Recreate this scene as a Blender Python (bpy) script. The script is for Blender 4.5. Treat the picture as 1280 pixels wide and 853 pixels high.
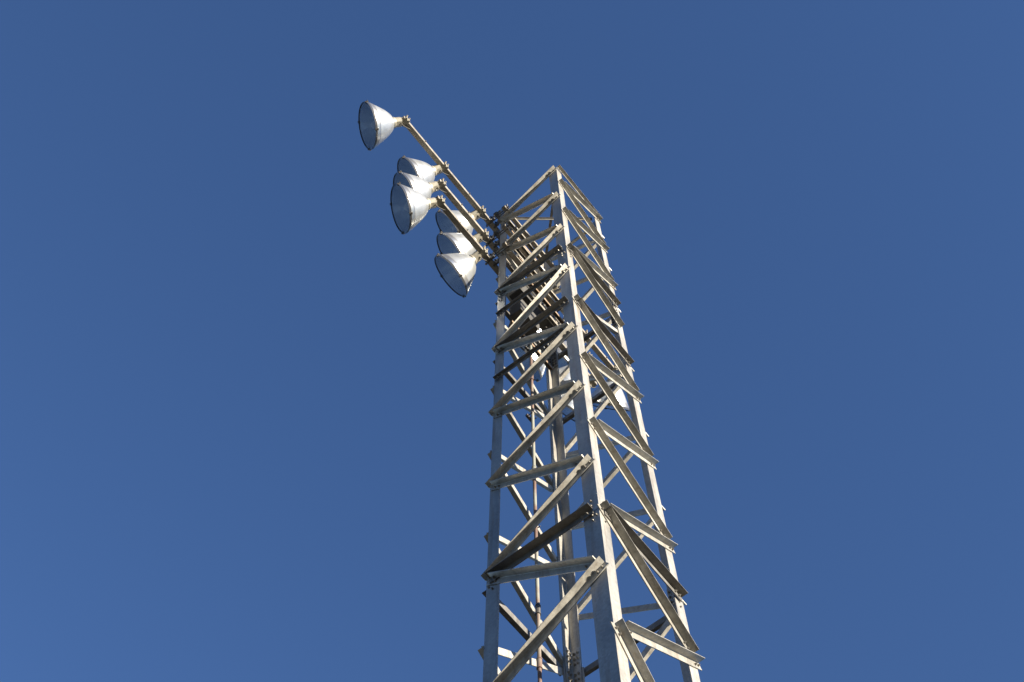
import bpy, bmesh, math, random
from mathutils import Vector, Matrix
random.seed(7)
for o in list(bpy.data.objects): bpy.data.objects.remove(o, do_unlink=True)
scene = bpy.context.scene
C = scene.collection

# ------------------------------------------------------------------ scale
# mast axis = world Z axis; all mast measures are in "mast units" U (half the face width at the top)
U = 0.4
Z0 = 1.6 + 41.425685 * U            # height of the mast top
TAPER = 0.009279535
def W(z): return 1 + TAPER * (-z)
def P(u, v, z): return Vector((u * U, v * U, Z0 + z * U))

# ------------------------------------------------------------------ camera
cam_d = bpy.data.cameras.new('camera'); cam = bpy.data.objects.new('camera', cam_d); C.objects.link(cam)
R0 = Vector((0.78556723, 0.61873463, -0.00718196))
R1 = Vector((-0.56921203, 0.71804262, -0.40051525))
R2 = Vector((-0.2426557, 0.31871971, 0.91626195))
m = Matrix((R0, -R1, -R2)).transposed().to_4x4()
m.translation = P(7.67150996, -11.98361812, -41.42568469)
cam.matrix_world = m
cam_d.sensor_width = 36; cam_d.lens = 1900 / 1280 * 36
cam_d.clip_start = 0.1; cam_d.clip_end = 6000
scene.camera = cam

# ------------------------------------------------------------------ sky and sun
sun_dir = Vector((1.0, 0.075, 0.19)).normalized()
el = math.asin(sun_dir.z); az = math.atan2(sun_dir.x, sun_dir.y)   # azimuth clockwise from +Y
w = bpy.data.worlds.new('World'); scene.world = w; w.use_nodes = True
nt = w.node_tree
bg = nt.nodes['Background']
sky = nt.nodes.new('ShaderNodeTexSky'); sky.sky_type = 'NISHITA'; sky.sun_disc = False
sky.sun_elevation = el; sky.sun_rotation = az
sky.altitude = 300; sky.air_density = 1.0; sky.dust_density = 0.0; sky.ozone_density = 3.0
tint = nt.nodes.new('ShaderNodeMix'); tint.data_type = 'RGBA'; tint.blend_type = 'MULTIPLY'
tint.inputs['Factor'].default_value = 1.0; tint.inputs[7].default_value = (.91, 1.0, 1.27, 1)
nt.links.new(sky.outputs[0], tint.inputs[6]); nt.links.new(tint.outputs[2], bg.inputs[0]); bg.inputs[1].default_value = 0.0515
sd = bpy.data.lights.new('sun', 'SUN'); so = bpy.data.objects.new('sun', sd); C.objects.link(so)
sd.energy = 5.0; sd.angle = math.radians(0.5); sd.color = (1.0, 0.89, 0.72)
so.rotation_euler = sun_dir.to_track_quat('Z', 'Y').to_euler(); so.location = (30, 5, 40)
scene.view_settings.view_transform = 'Standard'; scene.view_settings.look = 'None'
scene.view_settings.exposure = 1.8; scene.view_settings.gamma = 1
scene.view_settings.use_curve_mapping = False
scene.render.resolution_x = 1024; scene.render.resolution_y = 682

# ------------------------------------------------------------------ materials
def new_mat(name):
    mt = bpy.data.materials.new(name); mt.use_nodes = True
    return mt, mt.node_tree, mt.node_tree.nodes['Principled BSDF']
def steel(name, c1, c2, stain, metal, rough, stain_amt=0.5, sc=9.0):
    mt, t, b = new_mat(name); N = t.nodes.new; L = t.links.new
    tc = N('ShaderNodeTexCoord'); 
    n1 = N('ShaderNodeTexNoise'); n1.inputs['Scale'].default_value = sc; n1.inputs['Detail'].default_value = 6; n1.inputs['Roughness'].default_value = .65
    mp = N('ShaderNodeMapping'); mp.inputs['Scale'].default_value = (1, 1, .22)
    L(tc.outputs['Object'], mp.inputs[0]); L(mp.outputs[0], n1.inputs['Vector'])
    r1 = N('ShaderNodeValToRGB'); r1.color_ramp.elements[0].position = .32; r1.color_ramp.elements[0].color = (*c1, 1)
    r1.color_ramp.elements[1].position = .68; r1.color_ramp.elements[1].color = (*c2, 1)
    L(n1.outputs[0], r1.inputs[0])
    # long streaks of rust and dirt washed down the metal
    mp2 = N('ShaderNodeMapping'); mp2.inputs['Scale'].default_value = (26, 26, 1.4)
    n2 = N('ShaderNodeTexNoise'); n2.inputs['Scale'].default_value = 1.0; n2.inputs['Detail'].default_value = 4
    L(tc.outputs['Object'], mp2.inputs[0]); L(mp2.outputs[0], n2.inputs['Vector'])
    r2 = N('ShaderNodeValToRGB'); r2.color_ramp.elements[0].position = .52; r2.color_ramp.elements[0].color = (0, 0, 0, 1)
    r2.color_ramp.elements[1].position = .78; r2.color_ramp.elements[1].color = (stain_amt,) * 3 + (1,)
    L(n2.outputs[0], r2.inputs[0])
    mx = N('ShaderNodeMix'); mx.data_type = 'RGBA'; L(r2.outputs[0], mx.inputs['Factor'])
    L(r1.outputs[0], mx.inputs[6]); mx.inputs[7].default_value = (*stain, 1)
    vo = N('ShaderNodeTexVoronoi'); vo.inputs['Scale'].default_value = 55; L(tc.outputs['Object'], vo.inputs['Vector'])
    bw = N('ShaderNodeRGBToBW'); L(vo.outputs['Color'], bw.inputs[0])
    m1 = N('ShaderNodeMapRange'); m1.inputs['To Min'].default_value = .86; m1.inputs['To Max'].default_value = 1.12; L(bw.outputs[0], m1.inputs['Value'])
    oi = N('ShaderNodeObjectInfo')
    m2 = N('ShaderNodeMapRange'); m2.inputs['To Min'].default_value = .86; m2.inputs['To Max'].default_value = 1.10; L(oi.outputs['Random'], m2.inputs['Value'])
    mu = N('ShaderNodeMath'); mu.operation = 'MULTIPLY'; L(m1.outputs[0], mu.inputs[0]); L(m2.outputs[0], mu.inputs[1])
    vs = N('ShaderNodeVectorMath'); vs.operation = 'SCALE'; L(mx.outputs[2], vs.inputs[0]); L(mu.outputs[0], vs.inputs['Scale'])
    L(vs.outputs[0], b.inputs['Base Color'])
    b.inputs['Metallic'].default_value = metal
    mr = N('ShaderNodeMapRange'); mr.inputs['To Min'].default_value = rough - .1; mr.inputs['To Max'].default_value = rough + .12
    L(n1.outputs[0], mr.inputs['Value']); L(mr.outputs[0], b.inputs['Roughness'])
    n3 = N('ShaderNodeTexNoise'); n3.inputs['Scale'].default_value = 130; n3.inputs['Detail'].default_value = 3
    L(tc.outputs['Object'], n3.inputs['Vector'])
    bp = N('ShaderNodeBump'); bp.inputs['Strength'].default_value = .12; bp.inputs['Distance'].default_value = .004
    L(n3.outputs[0], bp.inputs['Height']); L(bp.outputs[0], b.inputs['Normal'])
    return mt
M_LEG = steel('galvanised_leg', (.255, .25, .232), (.385, .372, .34), (.21, .15, .10), .62, .44, .6)
M_BRACE = steel('galvanised_brace', (.27, .262, .238), (.42, .405, .365), (.17, .13, .09), .6, .46, .6, 12)
M_DARK = steel('dark_brace', (.115, .112, .106), (.185, .18, .17), (.08, .06, .04), .5, .5, .5, 12)  # darker tone of the brace steel, for level struts, plan braces and upper cleats
M_ARM = steel('dull_arm_steel', (.20, .185, .155), (.30, .275, .235), (.15, .10, .06), .45, .5, .5, 14)
M_RUSTBAR = steel('browned_bar', (.16, .10, .06), (.26, .20, .14), (.12, .06, .03), .2, .7, .7, 10)
M_BOLT = steel('bolt_steel', (.20, .19, .165), (.32, .30, .27), (.14, .09, .06), .5, .4, .4, 60)
M_BLACK = steel('dark_hardware', (.05, .048, .045), (.10, .095, .09), (.10, .06, .04), .3, .55, .5, 30)
M_NECK = steel('cream_castings', (.22, .205, .165), (.33, .31, .255), (.24, .18, .12), .15, .45, .5, 25)
M_BOX = steel('grey_box_paint', (.03, .029, .028), (.05, .048, .045), (.05, .04, .03), .0, .6, .5, 8)
M_LIGHTBOX = steel('white_box_paint', (.70, .70, .68), (.80, .80, .78), (.5, .42, .32), .0, .4, .3, 8)

def conduit_mat():
    mt, t, b = new_mat('rusted_conduit'); N = t.nodes.new; L = t.links.new
    tc = N('ShaderNodeTexCoord'); mp = N('ShaderNodeMapping'); mp.inputs['Scale'].default_value = (3, 3, 1.1)
    n = N('ShaderNodeTexNoise'); n.inputs['Scale'].default_value = 1.6; n.inputs['Detail'].default_value = 5
    L(tc.outputs['Object'], mp.inputs[0]); L(mp.outputs[0], n.inputs['Vector'])
    r = N('ShaderNodeValToRGB'); e = r.color_ramp.elements
    e[0].position = .47; e[0].color = (.17, .175, .15, 1)
    e[1].position = .56; e[1].color = (.12, .078, .06, 1)
    x = e.new(.64); x.color = (.085, .05, .04, 1)
    L(n.outputs[0], r.inputs[0]); L(r.outputs[0], b.inputs['Base Color']); b.inputs['Roughness'].default_value = .7
    return mt
M_PIPE = conduit_mat()

def reflector_mat():
    mt, t, b = new_mat('spun_aluminium'); N = t.nodes.new; L = t.links.new
    tc = N('ShaderNodeTexCoord')
    n = N('ShaderNodeTexNoise'); n.inputs['Scale'].default_value = 14; n.inputs['Detail'].default_value = 5
    L(tc.outputs['Object'], n.inputs['Vector'])
    r = N('ShaderNodeValToRGB'); r.color_ramp.elements[0].position = .3; r.color_ramp.elements[0].color = (.35, .37, .385, 1)
    r.color_ramp.elements[1].position = .7; r.color_ramp.elements[1].color = (.46, .475, .48, 1)
    L(n.outputs[0], r.inputs[0]); L(r.outputs[0], b.inputs['Base Color'])
    n4 = N('ShaderNodeTexNoise'); n4.inputs['Scale'].default_value = 5; n4.inputs['Detail'].default_value = 8; n4.inputs['Roughness'].default_value = .7
    oi = N('ShaderNodeObjectInfo'); va = N('ShaderNodeVectorMath'); va.operation = 'ADD'; sc_ = N('ShaderNodeVectorMath'); sc_.operation = 'SCALE'
    sc_.inputs[0].default_value = (7, 3, 5); L(oi.outputs['Random'], sc_.inputs['Scale']); L(tc.outputs['Object'], va.inputs[0]); L(sc_.outputs[0], va.inputs[1])
    L(va.outputs[0], n4.inputs['Vector'])
    g4 = N('ShaderNodeValToRGB'); g4.color_ramp.elements[0].position = .55; g4.color_ramp.elements[0].color = (0, 0, 0, 1); g4.color_ramp.elements[1].position = .8; g4.color_ramp.elements[1].color = (.5, .5, .5, 1)
    L(n4.outputs[0], g4.inputs[0]); mg = N('ShaderNodeMix'); mg.data_type = 'RGBA'; L(g4.outputs[0], mg.inputs['Factor'])
    L(r.outputs[0], mg.inputs[6]); mg.inputs[7].default_value = (.22, .20, .16, 1); L(mg.outputs[2], b.inputs['Base Color'])
    b.inputs['Metallic'].default_value = .65; b.inputs['Roughness'].default_value = .33
    return mt
M_REFL = reflector_mat()
mt, t, b = new_mat('polished_collar'); b.inputs['Base Color'].default_value = (.50, .49, .46, 1); b.inputs['Metallic'].default_value = .9; b.inputs['Roughness'].default_value = .3; M_COLLAR = mt
mt, t, b = new_mat('mirror_bowl'); b.inputs['Base Color'].default_value = (.90, .92, .94, 1); b.inputs['Metallic'].default_value = .75; b.inputs['Roughness'].default_value = .18; M_MIRROR = mt
mt, t, b = new_mat('lens_glass')
for n in list(t.nodes):
    if n.type != 'OUTPUT_MATERIAL': t.nodes.remove(n)
out = [n for n in t.nodes if n.type == 'OUTPUT_MATERIAL'][0]
tr = t.nodes.new('ShaderNodeBsdfTransparent'); tr.inputs[0].default_value = (.93, .96, .98, 1)
gl = t.nodes.new('ShaderNodeBsdfGlossy'); gl.inputs['Roughness'].default_value = .06; gl.inputs[0].default_value = (1, 1, 1, 1)
fr = t.nodes.new('ShaderNodeFresnel'); fr.inputs[0].default_value = 1.5
ms = t.nodes.new('ShaderNodeMixShader'); t.links.new(fr.outputs[0], ms.inputs[0]); t.links.new(tr.outputs[0], ms.inputs[1]); t.links.new(gl.outputs[0], ms.inputs[2])
t.links.new(ms.outputs[0], out.inputs[0]); M_GLASS = mt
mt, t, b = new_mat('black_rubber_gasket'); b.inputs['Base Color'].default_value = (.05, .055, .07, 1); b.inputs['Roughness'].default_value = .5; M_RIM = mt
mt, t, b = new_mat('frosted_bulb'); b.inputs['Base Color'].default_value = (.75, .76, .74, 1); b.inputs['Roughness'].default_value = .25; M_BULB = mt
mt, t, b = new_mat('cable_sheath'); b.inputs['Base Color'].default_value = (.02, .02, .02, 1); b.inputs['Roughness'].default_value = .6; M_CABLE = mt
M_CONC = steel('weathered_concrete', (.26, .25, .23), (.36, .35, .32), (.20, .18, .15), 0, .85, .3, 6)
def ground_mat():
    mt, t, b = new_mat('dry_field'); N = t.nodes.new; L = t.links.new
    tc = N('ShaderNodeTexCoord')
    n = N('ShaderNodeTexNoise'); n.inputs['Scale'].default_value = .35; n.inputs['Detail'].default_value = 12; n.inputs['Roughness'].default_value = .7
    L(tc.outputs['Object'], n.inputs['Vector'])
    r = N('ShaderNodeValToRGB'); e = r.color_ramp.elements
    e[0].position = .35; e[0].color = (.022, .024, .015, 1); e[1].position = .65; e[1].color = (.070, .058, .042, 1)
    L(n.outputs[0], r.inputs[0]); L(r.outputs[0], b.inputs['Base Color']); b.inputs['Roughness'].default_value = .95
    bp = N('ShaderNodeBump'); bp.inputs['Strength'].default_value = .4
    n2 = N('ShaderNodeTexNoise'); n2.inputs['Scale'].default_value = 12; n2.inputs['Detail'].default_value = 8
    L(tc.outputs['Object'], n2.inputs['Vector']); L(n2.outputs[0], bp.inputs['Height']); L(bp.outputs[0], b.inputs['Normal'])
    return mt
M_GROUND = ground_mat()

# ------------------------------------------------------------------ helpers
def obj(name, bm, mats, parent=None, origin=None, smooth=False):
    bmesh.ops.recalc_face_normals(bm, faces=bm.faces)
    me = bpy.data.meshes.new(name)
    if origin is not None: bmesh.ops.translate(bm, verts=bm.verts, vec=-Vector(origin))
    bm.to_mesh(me); bm.free()
    for mm in (mats if isinstance(mats, (list, tuple)) else [mats]): me.materials.append(mm)
    if smooth:
        for p in me.polygons: p.use_smooth = True
    o = bpy.data.objects.new(name, me); C.objects.link(o)
    if origin is not None: o.location = origin
    if parent is not None:
        o.parent = parent
        if origin is not None: o.location = Vector(origin) - parent_world(parent)
        else: o.matrix_parent_inverse = Matrix.Identity(4)
    return o
PW = {}
def parent_world(p): return PW.get(p.name, Vector((0, 0, 0)))
def thing(name, label, cat, loc, group=None):
    o = bpy.data.objects.new(name, None); C.objects.link(o); o.location = loc; o.empty_display_size = .2
    PW[o.name] = Vector(loc); o['label'] = label; o['category'] = cat
    if group: o['group'] = group
    return o
def prism(bm, poly, p0, p1, mi=0):
    """poly: list of offset vectors, extruded from p0 to p1"""
    a = [bm.verts.new(p0 + q) for q in poly]; c = [bm.verts.new(p1 + q) for q in poly]
    n = len(poly); fs = []
    for i in range(n): fs.append(bm.faces.new((a[i], a[(i + 1) % n], c[(i + 1) % n], c[i])))
    fs.append(bm.faces.new(a[::-1])); fs.append(bm.faces.new(c))
    for f in fs: f.material_index = mi
def lsec(d1, d2, f1, f2, t):
    """angle section, heel at the origin, flange f1 along d1 (thickness along d2), flange f2 along d2"""
    r = t * .6
    return [Vector((0, 0, 0)), d1 * (f1 - .001), d1 * f1 + d2 * (t * .3), d1 * f1 + d2 * t, d1 * (t + r) + d2 * t,
            d1 * (t + .3 * r) + d2 * (t + .3 * r), d1 * t + d2 * (t + r), d1 * t + d2 * f2, d1 * (t * .3) + d2 * f2, d2 * (f2 - .001)]
def frame(n):
    n = n.normalized(); a = n.orthogonal().normalized(); return a, n.cross(a)
def cyl(bm, p0, p1, r0, r1=None, seg=8, mi=0, ph=0):
    r1 = r0 if r1 is None else r1
    a, c = frame(p1 - p0)
    A = [bm.verts.new(p0 + (a * math.cos(ph + 2 * math.pi * i / seg) + c * math.sin(ph + 2 * math.pi * i / seg)) * r0) for i in range(seg)]
    B = [bm.verts.new(p1 + (a * math.cos(ph + 2 * math.pi * i / seg) + c * math.sin(ph + 2 * math.pi * i / seg)) * r1) for i in range(seg)]
    fs = [bm.faces.new((A[i], A[(i + 1) % seg], B[(i + 1) % seg], B[i])) for i in range(seg)] + [bm.faces.new(A[::-1]), bm.faces.new(B)]
    for f in fs: f.material_index = mi
def bolt(bm, p, n, r=.011, mi=1, both=True, tail=.016):
    """hex head standing on the surface point p with outward normal n, washer under it"""
    cyl(bm, p, p + n * .002, r * 1.35, seg=10, mi=mi)
    cyl(bm, p + n * .002, p + n * .011, r, seg=6, mi=mi, ph=random.random())
    if tail: cyl(bm, p + n * .011, p + n * (.011 + tail * .6), r * .5, seg=6, mi=mi)
def box(bm, c, ax, ay, az_, mi=0):
    """box from centre and three half-extent vectors"""
    pts = [(-1, -1), (1, -1), (1, 1), (-1, 1)]
    prism(bm, [ax * i + ay * j for i, j in pts], c - az_, c + az_, mi)
def tube_path(bm, pts, r, seg=8, mi=0):
    rings = []
    for i, p in enumerate(pts):
        d = (pts[min(i + 1, len(pts) - 1)] - pts[max(i - 1, 0)])
        a, c = frame(d)
        if rings:   # keep the frame turning smoothly
            a = (prev_a - d.normalized() * prev_a.dot(d.normalized())).normalized(); c = d.normalized().cross(a)
        prev_a = a
        rings.append([bm.verts.new(p + (a * math.cos(2 * math.pi * k / seg) + c * math.sin(2 * math.pi * k / seg)) * r) for k in range(seg)])
    for A, B in zip(rings, rings[1:]):
        for k in range(seg): bm.faces.new((A[k], A[(k + 1) % seg], B[(k + 1) % seg], B[k])).material_index = mi
    bm.faces.new(rings[0][::-1]); bm.faces.new(rings[-1])

# ------------------------------------------------------------------ ground
bm = bmesh.new()
bmesh.ops.create_grid(bm, x_segments=60, y_segments=60, size=3000)
g = obj('ground', bm, M_GROUND); g['kind'] = 'structure'

# ------------------------------------------------------------------ the mast
A = [0., -2.49, -5.19, -8.14, -11.76, -14.75, -17.89, -21.35]
B = [-1.22, -3.75, -6.61, -10.09, -13.31, -16.34, -19.54, -23.05]
# below the picture the pattern carries on to the footings
A2 = [-26.2, -32.2, -38.4]; B2 = [-29.2, -35.4, -41.6]
AA = A + A2; BB = B + B2
ZG = -Z0 / U + .55                       # top of the footings
tower = thing('lattice_mast', 'tall four legged galvanised steel lattice mast carrying floodlights against blue sky', 'mast', (0, 0, 0))
CORN = {'N': (1, -1), 'L': (-1, -1), 'R': (1, 1), 'F': (-1, 1)}
def cor(leg, z): s = CORN[leg]; return P(s[0] * W(z), s[1] * W(z), z)
def legw(z): return (.225 if z > B[6] - .05 else .265) * U
X = Vector((1, 0, 0)); Y = Vector((0, 1, 0)); Zv = Vector((0, 0, 1))
for leg in 'NLRF':
    s = CORN[leg]; du = X * -s[0]; dv = Y * -s[1]
    bm = bmesh.new()
    for (za, zb, f, t, ins) in ((.10, B[2] - .28, .225, .020, 0), (B[2] - .30, B[6] - .12, .232, .024, 0), (B[6] - .14, ZG, .268, .028, 0)):
        fu = f * (1.22 if leg == 'N' else 1.0)
        prism(bm, lsec(du, dv, fu * U, f * U, t * U), cor(leg, za), cor(leg, zb))
    # bolt rows of the two splices, heads outside
    for zs in (B[2] - .30, B[6] - .14):
        for k in range(-3, 4):
            if k in (0, -3, 3): continue
            for q in ((.06, .14) if k == -1 else (.14,)):
                z = zs + k * .16 + (.05 if q > .1 else 0)
                bolt(bm, cor(leg, z) + du * q * U - dv * .0005, -dv, .0075, tail=.006)
                if q > .1: bolt(bm, cor(leg, z) + dv * q * U - du * .0005, -du, .0065, tail=0)
    obj('leg', bm, [M_LEG, M_BOLT], tower)
    # splice cleat inside each leg
    for zs in (B[2] - .30, B[6] - .14):
        bm = bmesh.new()
        off = (du + dv) * (.030 * U)
        prism(bm, lsec(du, dv, .20 * U, .20 * U, .022 * U), cor(leg, zs + .58) + off, cor(leg, zs - .58) + off)
        for k in range(-3, 4):
            if k == 0: continue
            for q in (.085, .155):
                z = zs + k * .15
                c0 = cor(leg, z) + off
                bolt(bm, c0 + du * q * U + dv * .022 * U, dv, .0085, tail=.008)
                bolt(bm, c0 + dv * q * U + du * .022 * U, du, .0085, tail=.008)
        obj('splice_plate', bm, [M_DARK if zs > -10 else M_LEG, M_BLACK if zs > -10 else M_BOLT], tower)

def brace(c0, za, c1, zb, f, mat, pull0=.0, pull1=.0, lift=0.0, t=.018, out=1.0, drop=0.0, name='brace', fo=None):
    """angle bolted flat on the outside of a face, second flange standing out along its upper edge"""
    p0, p1 = cor(c0, za), cor(c1, zb)
    s0, s1 = CORN[c0], CORN[c1]
    n = Vector(((s0[0] + s1[0]) / 2, (s0[1] + s1[1]) / 2, 0))          # outward normal of the face
    n = (n + Zv * TAPER).normalized()
    d = (p1 - p0).normalized()
    dn = n.cross(d).normalized()
    if dn.z > 0: dn = -dn
    ln = (p1 - p0).length
    p0 = p0 + d * pull0 * U; p1 = p1 - d * pull1 * U
    base = n * (.0012 + lift * U) + dn * drop * U
    fo = fo or f
    if out < 0: base = -n * (.0015 + .026 * U); n = -n
    bm = bmesh.new()
    prism(bm, lsec(dn, n, f * U, fo * U, t * U), p0 + base, p1 + base)
    for p, sg in ((p0, 1), (p1, -1)):
        for k in (.10, .21):
            bolt(bm, p + base + d * sg * k * U + dn * (f * .58) * U + n * t * U, n, .0080, tail=.010)
    return obj(name, bm, [mat, M_BOLT], tower)

def fsize(z): return .125 if z > B[2] else (.135 if z > B[6] else .155)
nb = 0
lev = len(AA)
for k in range(lev):
    f = fsize(BB[k])
    b = BB[k]; a = AA[k]; a1 = AA[k + 1] if k + 1 < lev else None; b1 = BB[k + 1] if k + 1 < lev else None
    # N-L face: diagonal falling from N to L, near level strut rising back to N
    if k > 0 or True: brace('N', a, 'L', b, fsize(a), M_BRACE, .03, -.03)
    # L-F face: nodes of L at the a levels, of F at the b levels
    brace('L', a, 'F', b, fsize(a), M_BRACE, .05, .03)
    # N-R face: nodes of N at the b levels, of R at the a levels
    brace('N', b, 'R', a, fsize(a), M_BRACE, .20, .24 if k == 3 else -.03, out=-1 if k == 3 else 1)
    # F-R face
    brace('R', b, 'F', a, fsize(a), M_BRACE, .0, .0)
    if a1 is not None:
        brace('L', b, 'N', a1, fsize(b), M_BRACE, .12, .16, t=.017)
        brace('F', b, 'L', a1, fsize(b), M_BRACE, .14, .14, t=.017)
        brace('N', b, 'R', a1, fsize(b), M_BRACE, .02, .14, t=.017)
        brace('R', b, 'F', a1, fsize(b), M_BRACE, .14, .14, t=.017)
# level rings at the section joints
for k in (2, 3, 6):
    z = B[k]; f = fsize(z) * 1.0
    for c0, c1 in (('L', 'N'), ('N', 'R'), ('R', 'F'), ('F', 'L')):
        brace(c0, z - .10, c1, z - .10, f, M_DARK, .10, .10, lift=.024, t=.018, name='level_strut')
# top ring
for c0, c1 in (('N', 'R'), ('R', 'F'), ('F', 'L')):
    brace(c0, .06, c1, .06, .10, M_BRACE, .0, .0, lift=.022, name='level_strut')
# two plain struts on the N-L face
for k in (3, 4):
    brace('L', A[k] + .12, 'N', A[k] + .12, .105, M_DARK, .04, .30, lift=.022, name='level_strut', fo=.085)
# plan bracing across the top
def plan(c0, za, c1, zb, f, name='plan_brace'):
    p0, p1 = cor(c0, za), cor(c1, zb); d = (p1 - p0).normalized(); sd_ = d.cross(Zv).normalized(); up = sd_.cross(d)
    bm = bmesh.new(); q0 = p0 + d * .22 * U; q1 = p1 - d * .22 * U
    prism(bm, lsec(sd_, -up, f * U, f * U, .016 * U), q0, q1)  # angle, flange down
    for p, s in ((q0, 1), (q1, -1)): bolt(bm, p + d * s * .05 * U + sd_ * f * .5 * U, up, .009)
    obj(name, bm, [M_DARK, M_BOLT], tower)
plan('L', -.85, 'R', .05, .07); plan('N', -.05, 'F', -.05, .08)

# footings
for leg in 'NLRF':
    c = cor(leg, ZG); bm = bmesh.new()
    box(bm, Vector((c.x, c.y, .05)), X * .22, Y * .22, Zv * .17)
    bmesh.ops.bevel(bm, geom=bm.edges[:], offset=.015, segments=2, affect='EDGES')
    obj('footing', bm, M_CONC, tower)

# ------------------------------------------------------------------ cross arms
UA = -1.25
ARM = [(-1.13, 5.02, 4.95), (-2.73, 3.38, 3.42), (-4.13, 3.38, 3.42)]
arm_lab = ['longest and topmost steel cross arm carrying the outermost floodlights',
           'middle steel cross arm between the long top arm and the bottom arm',
           'bottom steel cross arm, lowest of the three on the mast']
def sq_tube(bm, p0, p1, h, wd, d_u=X, mi=0, t=.004):
    """hollow square tube along Y with open ends"""
    d = (p1 - p0).normalized(); a = d_u; c = d.cross(a).normalized()
    out = [a * i * wd / 2 + c * j * h / 2 for i, j in ((-1, -1), (1, -1), (1, 1), (-1, 1))]
    inn = [a * i * (wd / 2 - t) + c * j * (h / 2 - t) for i, j in ((-1, -1), (1, -1), (1, 1), (-1, 1))]
    Vs = [[bm.verts.new(p + q) for q in s] for p in (p0, p1) for s in (out, inn)]
    for i in range(4):
        j = (i + 1) % 4
        for A_, B_ in ((Vs[0], Vs[2]), (Vs[3], Vs[1]), (Vs[1], Vs[0]), (Vs[2], Vs[3])):
            bm.faces.new((A_[i], A_[j], B_[j], B_[i])).material_index = mi
for (z, v0, v1), lab in zip(ARM, arm_lab):
    base = P(UA, 0, z)
    at = thing('cross_arm', lab, 'cross arm', base, 'cross arms on the mast')
    bm = bmesh.new(); sq_tube(bm, P(UA, -v0, z), P(UA, v1, z), .062, .056)
    for v in (-v0 + .9, -2.2, 2.3, v1 - .8): bolt(bm, P(UA, v, z) + X * .028, X, .007)
    obj('arm_tube', bm, [M_ARM, M_BOLT], at, origin=base)
    # short clamp bar inside the mast, tied to the arm by threaded rods round the legs
    bm = bmesh.new(); ui = -.70; zi = z + .16
    sq_tube(bm, P(ui, -1.28, zi), P(ui, 1.12, zi), .050, .046)
    obj('clamp_bar', bm, [M_ARM, M_BOLT], at, origin=base)
    bm = bmesh.new(); sq_tube(bm, P(-1.09, -1.16, z + .62), P(-1.09, 1.16, z + .62), .044, .040)
    obj('clamp_bar', bm, [M_ARM, M_BOLT], at, origin=base)
    for v in (-1.19, 1.06):
        for dz in (.10, -.10):
            bm = bmesh.new()
            a_, b_ = P(UA - .13, v, z + dz), P(ui + .13, v, z + dz + .08)
            cyl(bm, a_, b_, .006, seg=8)
            for e, n in ((P(UA - .08, v, z + dz), -X), (P(ui + .07, v, z + dz + .08), X)):
                cyl(bm, e, e + n * .012, .014, seg=6)
            obj('tie_rod', bm, M_BLACK, at, origin=base)
    for v in (-1.22, -1.02, 1.1):
        bm = bmesh.new()
        box(bm, P(UA + .10, v, z + .05), X * .035, Y * .010, Zv * .055)
        for dz in (-.09, .14): bolt(bm, P(UA + .10, v - .025, z + dz), -Y, .010, mi=0)
        obj('clamp_plate', bm, M_BLACK, at, origin=base)
    for v in (-1.1, 1.1):
        bm = bmesh.new()
        c = P(-1.09, v, z + .62)
        box(bm, c, X * .032, Y * .009, Zv * .034)
        bolt(bm, c - Y * .009 + X * .018, -Y, .010, mi=0); bolt(bm, c - Y * .009 - X * .018, -Y, .010, mi=0)
        bolt(bm, c - X * .032 + Zv * .01, -X, .010, mi=0)
        obj('clamp_plate', bm, M_BLACK, at, origin=base)

# ------------------------------------------------------------------ rails, boxes and conduit inside the mast
rail_spec = [   # u, z, v0, v1, width, material, label
    (-0.94, -0.45, -0.74, 0.72, 0.034, M_ARM, 'bright steel rail high in the mast, just inside the top cross arm'),
    (-0.86, -1.55, -0.76, 0.8, 0.04, M_RUSTBAR, 'browned rail in the mast, first one below the top cross arm'),
    (-0.9299999999999999, -2.0, -0.72, 0.62, 0.03, M_ARM, 'thin bright rail beside the left leg, above the middle cross arm'),
    (-0.56, -2.15, -0.95, 0.3, 0.028, M_ARM, 'thin steel rail deep in the mast just above the middle cross arm'),
    (-0.8, -2.2, -0.76, 0.85, 0.036, M_RUSTBAR, 'browned rail between the top and the middle cross arm, above the pale box'),
    (-0.92, -3.1, -0.74, 0.85, 0.04, M_RUSTBAR, 'browned rail level with the middle cross arm, next to the leg'),
    (-0.5, -3.3, -0.8, 0.75, 0.028, M_ARM, 'thin steel rail below the clamp bar of the middle cross arm'),
    (-0.82, -3.5, -0.74, 0.9, 0.036, M_ARM, 'steel rail between the middle and the bottom cross arm'),
    (-0.66, -3.85, -0.74, 0.7, 0.034, M_RUSTBAR, 'browned rail just above the bottom cross arm, inner one'),
    (-0.95, -4.0, -0.7, 0.8, 0.03, M_ARM, 'thin bright rail just inside the bottom cross arm'),
    (-0.94, -4.75, -0.7, 0.92, 0.038, M_RUSTBAR, 'browned rail just below the bottom cross arm'),
    (-0.45, -4.45, -0.6, 0.95, 0.03, M_ARM, 'thin steel rail on the inner side of the bottom cross arm'),
    (-0.76, -5.0, -0.66, 1.0, 0.034, M_ARM, 'steel rail running over the dark junction boxes'),
    (-0.5, -5.45, -0.6, 1.0, 0.034, M_RUSTBAR, 'browned rail beside the upper dark junction box, inner side'),
    (-0.96, -6.55, -0.7, 0.9, 0.034, M_ARM, 'steel rail between the two dark junction boxes'),
    (-0.44, -6.5, -0.66, 0.95, 0.032, M_ARM, 'lower inner rail beside the dark junction boxes'),
    (-0.94, -7.75, -0.7, 0.92, 0.034, M_RUSTBAR, 'lowest browned rail, just under the lower dark junction box'),
]
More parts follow.
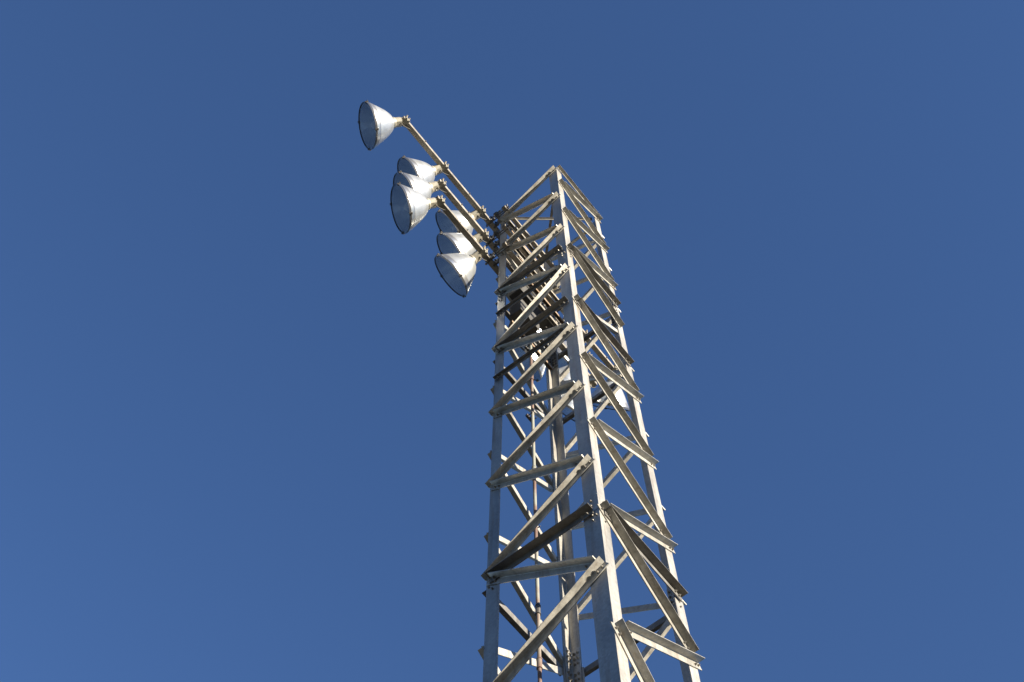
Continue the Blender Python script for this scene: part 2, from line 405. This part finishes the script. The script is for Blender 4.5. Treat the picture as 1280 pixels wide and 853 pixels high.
for (u, z, v0, v1, wd, mt_, lab) in rail_spec:
    c = P(u, (v0 + v1) / 2, z)
    bm = bmesh.new()
    # channel, open side down
    p0, p1 = P(u, v0, z), P(u, v1, z); h = .045
    prism(bm, [X * (-wd / 2), X * (wd / 2), X * (wd / 2) - Zv * h, X * (wd / 2 - .005) - Zv * h, X * (wd / 2 - .005) - Zv * .005,
               X * (-wd / 2 + .005) - Zv * .005, X * (-wd / 2 + .005) - Zv * h, X * (-wd / 2) - Zv * h], p0, p1)
    for v in (v0 + .12, (v0 + v1) / 2, v1 - .12): bolt(bm, P(u, v, z), Zv, .008)
    o = obj('mounting_rail', bm, [mt_, M_BOLT], origin=c)
    o['label'] = lab; o['category'] = 'rail'; o['group'] = 'rails for the electrical boxes inside the mast'

def ebox(u, v, z, hu, hv, hz, mat, lab, lidmat=None):
    c = P(u, v, z); t_ = thing('junction_box', lab, 'junction box', P(u, v, z - hz), 'electrical boxes inside the mast')
    bm = bmesh.new(); box(bm, c, X * hu * U, Y * hv * U, Zv * hz * U)
    bmesh.ops.bevel(bm, geom=bm.edges[:], offset=.004, segments=2, affect='EDGES')
    obj('housing', bm, mat, t_, origin=P(u, v, z - hz))
    bm = bmesh.new(); box(bm, c + X * (hu * U + .007), X * .006, Y * (hv * U + .006), Zv * (hz * U + .006))
    bmesh.ops.bevel(bm, geom=bm.edges[:], offset=.003, segments=1, affect='EDGES')
    for sv in (-1, 1):
        for sz in (-1, 1): cyl(bm, c + X * (hu * U + .013) + Y * sv * (hv * U - .012) + Zv * sz * (hz * U - .012), c + X * (hu * U + .018) + Y * sv * (hv * U - .012) + Zv * sz * (hz * U - .012), .006, seg=6)
    obj('lid', bm, lidmat or mat, t_, origin=P(u, v, z - hz))
    bm = bmesh.new()
    bm.free()
    for sv in (-.5, .5):
        bm = bmesh.new(); cyl(bm, c + Y * sv * hv * U - Zv * (hz * U + .0005), c + Y * sv * hv * U - Zv * (hz * U + .03), .014, .011, seg=10)
        obj('cable_gland', bm, M_BLACK, t_, origin=P(u, v, z - hz))
ebox(-.80, -.40, -5.85, .17, .34, .36, M_BOX, 'dark grey metal junction box nearest the left leg, upper of the two dark boxes')
ebox(-.80, -.36, -7.15, .16, .36, .34, M_BOX, 'dark grey metal junction box low down below the other dark box')
ebox(-.78, .42, -5.75, .15, .24, .32, M_BOX, 'small dark grey junction box beside the far leg')
ebox(-.80, .42, -2.45, .09, .16, .22, M_LIGHTBOX, 'small pale junction box between the top and the middle cross arm')

# conduit
bm = bmesh.new()
zs = [-6.6, -8, -10, -12, -14, -16, -18, -20, -22, -24, -28, -34, -44.9]
def pc_(z): return P(-W(z) + .17, .02, z)
tube_path(bm, [pc_(z) for z in zs], .0142, 12)
cd = obj('conduit', bm, M_PIPE, origin=pc_(-44.9), smooth=True)
cd['label'] = 'rusty vertical conduit pipe running up inside the mast'; cd['category'] = 'pipe'
for z in (-9.8, -14.2, -19.2, -20.75):
    bm = bmesh.new(); cyl(bm, pc_(z + .11), pc_(z - .11), .0185, seg=14)
    cyl(bm, pc_(z + .135), pc_(z + .111), .021, seg=14); cyl(bm, pc_(z - .111), pc_(z - .135), .021, seg=14)
    c_ = obj('coupling', bm, M_PIPE if z != -19.2 else M_BLACK, None, origin=pc_(-44.9))
    c_.parent = cd; c_.location = (0, 0, 0)
for z in (-8.14, -11.76, -16.34, -21.35):
    bm = bmesh.new(); p = pc_(z)
    box(bm, p - X * .034, X * .011, Y * .045, Zv * .014)
    cyl(bm, p + Y * .03 - X * .04, p + Y * .03 + X * .022, .005); cyl(bm, p - Y * .03 - X * .04, p - Y * .03 + X * .022, .005)
    c_ = obj('pipe_clamp', bm, M_BLACK, None, origin=pc_(-44.9)); c_.parent = cd; c_.location = (0, 0, 0)

# ------------------------------------------------------------------ floodlights
def lathe(bm, prof, seg=48, mi=0):
    """profile (x along axis, r) revolved about the local X axis"""
    rings = []
    for x, r in prof:
        rings.append([bm.verts.new((x, r * math.cos(2 * math.pi * i / seg), r * math.sin(2 * math.pi * i / seg))) for i in range(seg)])
    for A_, B_ in zip(rings, rings[1:]):
        for i in range(seg):
            j = (i + 1) % seg; bm.faces.new((A_[i], A_[j], B_[j], B_[i])).material_index = mi
    return rings
RG = .254; DEP = .272; NX = .150      # rim radius, bowl depth, bowl start from the clamp
def bowl_r(s):                        # s 0 at the neck .. 1 at the rim
    return .062 + (RG - .062) * (s ** .66)
def build_floodlight():
    parts = {}
    bm = bmesh.new()
    prof = [(NX + DEP * s, bowl_r(s) ) for s in [i / 22 for i in range(23)]]
    prof = [(NX - .012, .055), (NX - .012, .062)] + prof + [(NX + DEP + .006, RG + .002), (NX + DEP + .014, RG + .002), (NX + DEP + .014, RG - .004)]
    lathe(bm, prof, 64)
    parts['reflector'] = (bm, M_REFL, True)
    bm = bmesh.new()
    cs = [.80, .802, .86, .93, .97, 1.0]
    lathe(bm, [(NX + DEP * c, bowl_r(c) + (.0005 if i == 0 else .0035)) for i, c in enumerate(cs)] + [(NX + DEP + .001, RG + .001)], 64)
    parts['collar'] = (bm, M_COLLAR, True)
    bm = bmesh.new()
    prof = [(NX + .004, .0005), (NX + .004, .055)] + [(NX + .004 + (DEP) * s, bowl_r(s) - .005) for s in [i / 22 for i in range(1, 23)]]
    lathe(bm, prof, 64)
    parts['mirror_bowl'] = (bm, M_MIRROR, True)
    bm = bmesh.new()
    lathe(bm, [(NX + DEP + .012, RG - .003), (NX + DEP + .017, RG * .6), (NX + DEP + .019, .0005)], 64)
    parts['lens'] = (bm, M_GLASS, True)
    bm = bmesh.new()
    lathe(bm, [(NX + DEP + .002, RG + .003), (NX + DEP + .002, RG + .0045), (NX + DEP + .018, RG + .0045), (NX + DEP + .018, RG - .001), (NX + DEP + .0145, RG - .001)], 64)
    parts['rim'] = (bm, M_RIM, False)
    bm = bmesh.new()
    lathe(bm, [(NX + .01, .0005), (NX + .01, .022), (NX + .06, .024), (NX + .10, .045), (NX + .16, .056), (NX + .21, .045), (NX + .24, .02), (NX + .245, .0005)], 24)
    parts['bulb'] = (bm, M_BULB, True)
    # neck casting: round flange against the bowl, boxy body with a cover line
    bm = bmesh.new()
    cyl(bm, Vector((NX - .030, 0, 0)), Vector((NX - .012, 0, 0)), .058, .064, seg=28)
    prism(bm, [Vector((0, math.cos(a) * .054, math.sin(a) * .056)) for a in [math.pi / 8 + k * math.pi / 4 for k in range(8)]], Vector((.048, 0, 0)), Vector((NX - .030, 0, 0)))
    for a in (0, math.pi / 2, math.pi, 1.5 * math.pi):
        cyl(bm, Vector((.042, math.cos(a) * .040, math.sin(a) * .040)), Vector((.048, math.cos(a) * .040, math.sin(a) * .040)), .006, seg=6)
    parts['neck'] = (bm, M_NECK, False)
    return parts
protos = {}
for nme, (bm, mt_, sm) in build_floodlight().items():
    bmesh.ops.recalc_face_normals(bm, faces=bm.faces)
    me = bpy.data.meshes.new(nme); bm.to_mesh(me); bm.free(); me.materials.append(mt_)
    if sm:
        for p in me.polygons: p.use_smooth = True
    protos[nme] = me
clip_meshes = []          # four spring clips on the rim
for a in (0.1, 1.67, 3.24, 4.81):
    bm = bmesh.new()
    c = Vector((NX + DEP + .006, math.cos(a) * (RG + .007), math.sin(a) * (RG + .007))); rr = Vector((0, math.cos(a), math.sin(a))); tt = Vector((0, -math.sin(a), math.cos(a)))
    box(bm, c, rr * .005, tt * .012, X * .018); box(bm, c + X * .014 - rr * .008, rr * .012, tt * .011, X * .003)
    cyl(bm, c + rr * .005 - X * .008, c + rr * .014 - X * .008, .006, seg=6)
    me = bpy.data.meshes.new('rim_clip'); bmesh.ops.recalc_face_normals(bm, faces=bm.faces); bm.to_mesh(me); bm.free(); me.materials.append(M_BLACK); clip_meshes.append(me)

def floodlight(ai, v, azd, eld, lab):
    z = ARM[ai][0]; c = P(UA, v, z)
    t_ = thing('floodlight', lab, 'floodlight', c, 'floodlights on the cross arms')
    a = Vector((math.cos(math.radians(azd)) * math.cos(math.radians(eld)), math.sin(math.radians(azd)) * math.cos(math.radians(eld)), math.sin(math.radians(eld))))
    yv = Zv.cross(a).normalized(); zv = a.cross(yv)
    M = Matrix((a, yv, zv)).transposed().to_4x4()
    for nme, me in list(protos.items()) + [('rim_clip', q) for q in clip_meshes]:
        o = bpy.data.objects.new(nme, me); C.objects.link(o); o.parent = t_; o.matrix_local = M
    # clamp round the square arm with its bolts
    bm = bmesh.new()
    box(bm, Vector((0, 0, .038)), X * .040, Y * .032, Zv * .006); box(bm, Vector((0, 0, -.038)), X * .040, Y * .032, Zv * .006)
    box(bm, Vector((-.036, 0, 0)), X * .006, Y * .032, Zv * .032); box(bm, Vector((.036, 0, 0)), X * .006, Y * .026, Zv * .032)
    for sy in (-1, 1):
        cyl(bm, Vector((.046, sy * .020, -.058)), Vector((.046, sy * .020, .062)), .006, seg=8)
        cyl(bm, Vector((.046, sy * .020, .044)), Vector((.046, sy * .020, .056)), .012, seg=6)
        cyl(bm, Vector((.046, sy * .020, -.056)), Vector((.046, sy * .020, -.044)), .012, seg=6)
    cyl(bm, Vector((-.01, 0, .044)), Vector((-.01, 0, .066)), .020, seg=12)
    obj('mounting_clamp', bm, M_NECK, t_)
    bm = bmesh.new()          # knuckle between clamp and neck
    kn = a * .032
    side = yv
    box(bm, kn + side * .026, side * .005, a.cross(side) * .024, a * .034); box(bm, kn - side * .026, side * .005, a.cross(side) * .024, a * .034)
    cyl(bm, kn - side * .046, kn + side * .046, .008, seg=8)
    cyl(bm, kn + side * .034, kn + side * .046, .016, seg=6); cyl(bm, kn - side * .046, kn - side * .034, .016, seg=6)
    obj('knuckle', bm, M_ARM, t_)
    bm = bmesh.new()          # short flexible lead from the neck into the arm
    p0 = a * .07 + zv * -.052; p3 = Vector((.0, .10, -.034)); mid = (p0 + p3) / 2 - Zv * .035 + a * .015
    pts = [p0 * (1 - s) ** 2 + mid * 2 * s * (1 - s) + p3 * s * s for s in [i / 8 for i in range(9)]]
    tube_path(bm, pts, .005, 6)
    obj('power_lead', bm, M_CABLE, t_, smooth=True)
    return t_
L_ = floodlight
L_(0, -4.90, -141, -26, 'outermost floodlight at the upper left tip of the long top cross arm')
L_(0, -3.24, -153, -31, 'floodlight on the top arm, uppermost of the tight cluster of three at left')
L_(1, -3.26, -150, -30, 'floodlight ending the middle cross arm, between the other two of the tight left cluster')
L_(2, -3.24, -143, -26, 'floodlight at the end of the bottom cross arm, frontmost of the tight cluster of three')
L_(0, -1.60, -166, -30, 'floodlight just left of the mast on the top arm, half hidden behind two cross arms')
L_(1, -1.45, -164, -31, 'floodlight just left of the mast, between the hidden upper one and the lowest one')
L_(2, -1.47, -170, -31, 'lowest floodlight on the left side, tilted furthest down beside the mast')
L_(0, 1.60, 176, -30, 'floodlight inside the outline of the mast just past the far leg on the top arm')
L_(1, 1.55, 180, -30, 'white floodlight seen through the lattice just past the far leg on the middle arm')
L_(2, 1.60, -172, -31, 'floodlight seen through the lattice left of the far leg on the bottom arm')
L_(0, 3.22, 178, -30, 'upper floodlight seen between the far leg and the near leg on the top arm')
L_(1, 3.20, 172, -30, 'middle floodlight seen between the far leg and the near leg')
L_(2, 3.20, 168, -30, 'lowest floodlight seen between the far leg and the near leg on the bottom arm')
L_(0, 4.60, 140, -30, 'floodlight seen through the right mast face, at the far end of the top arm')
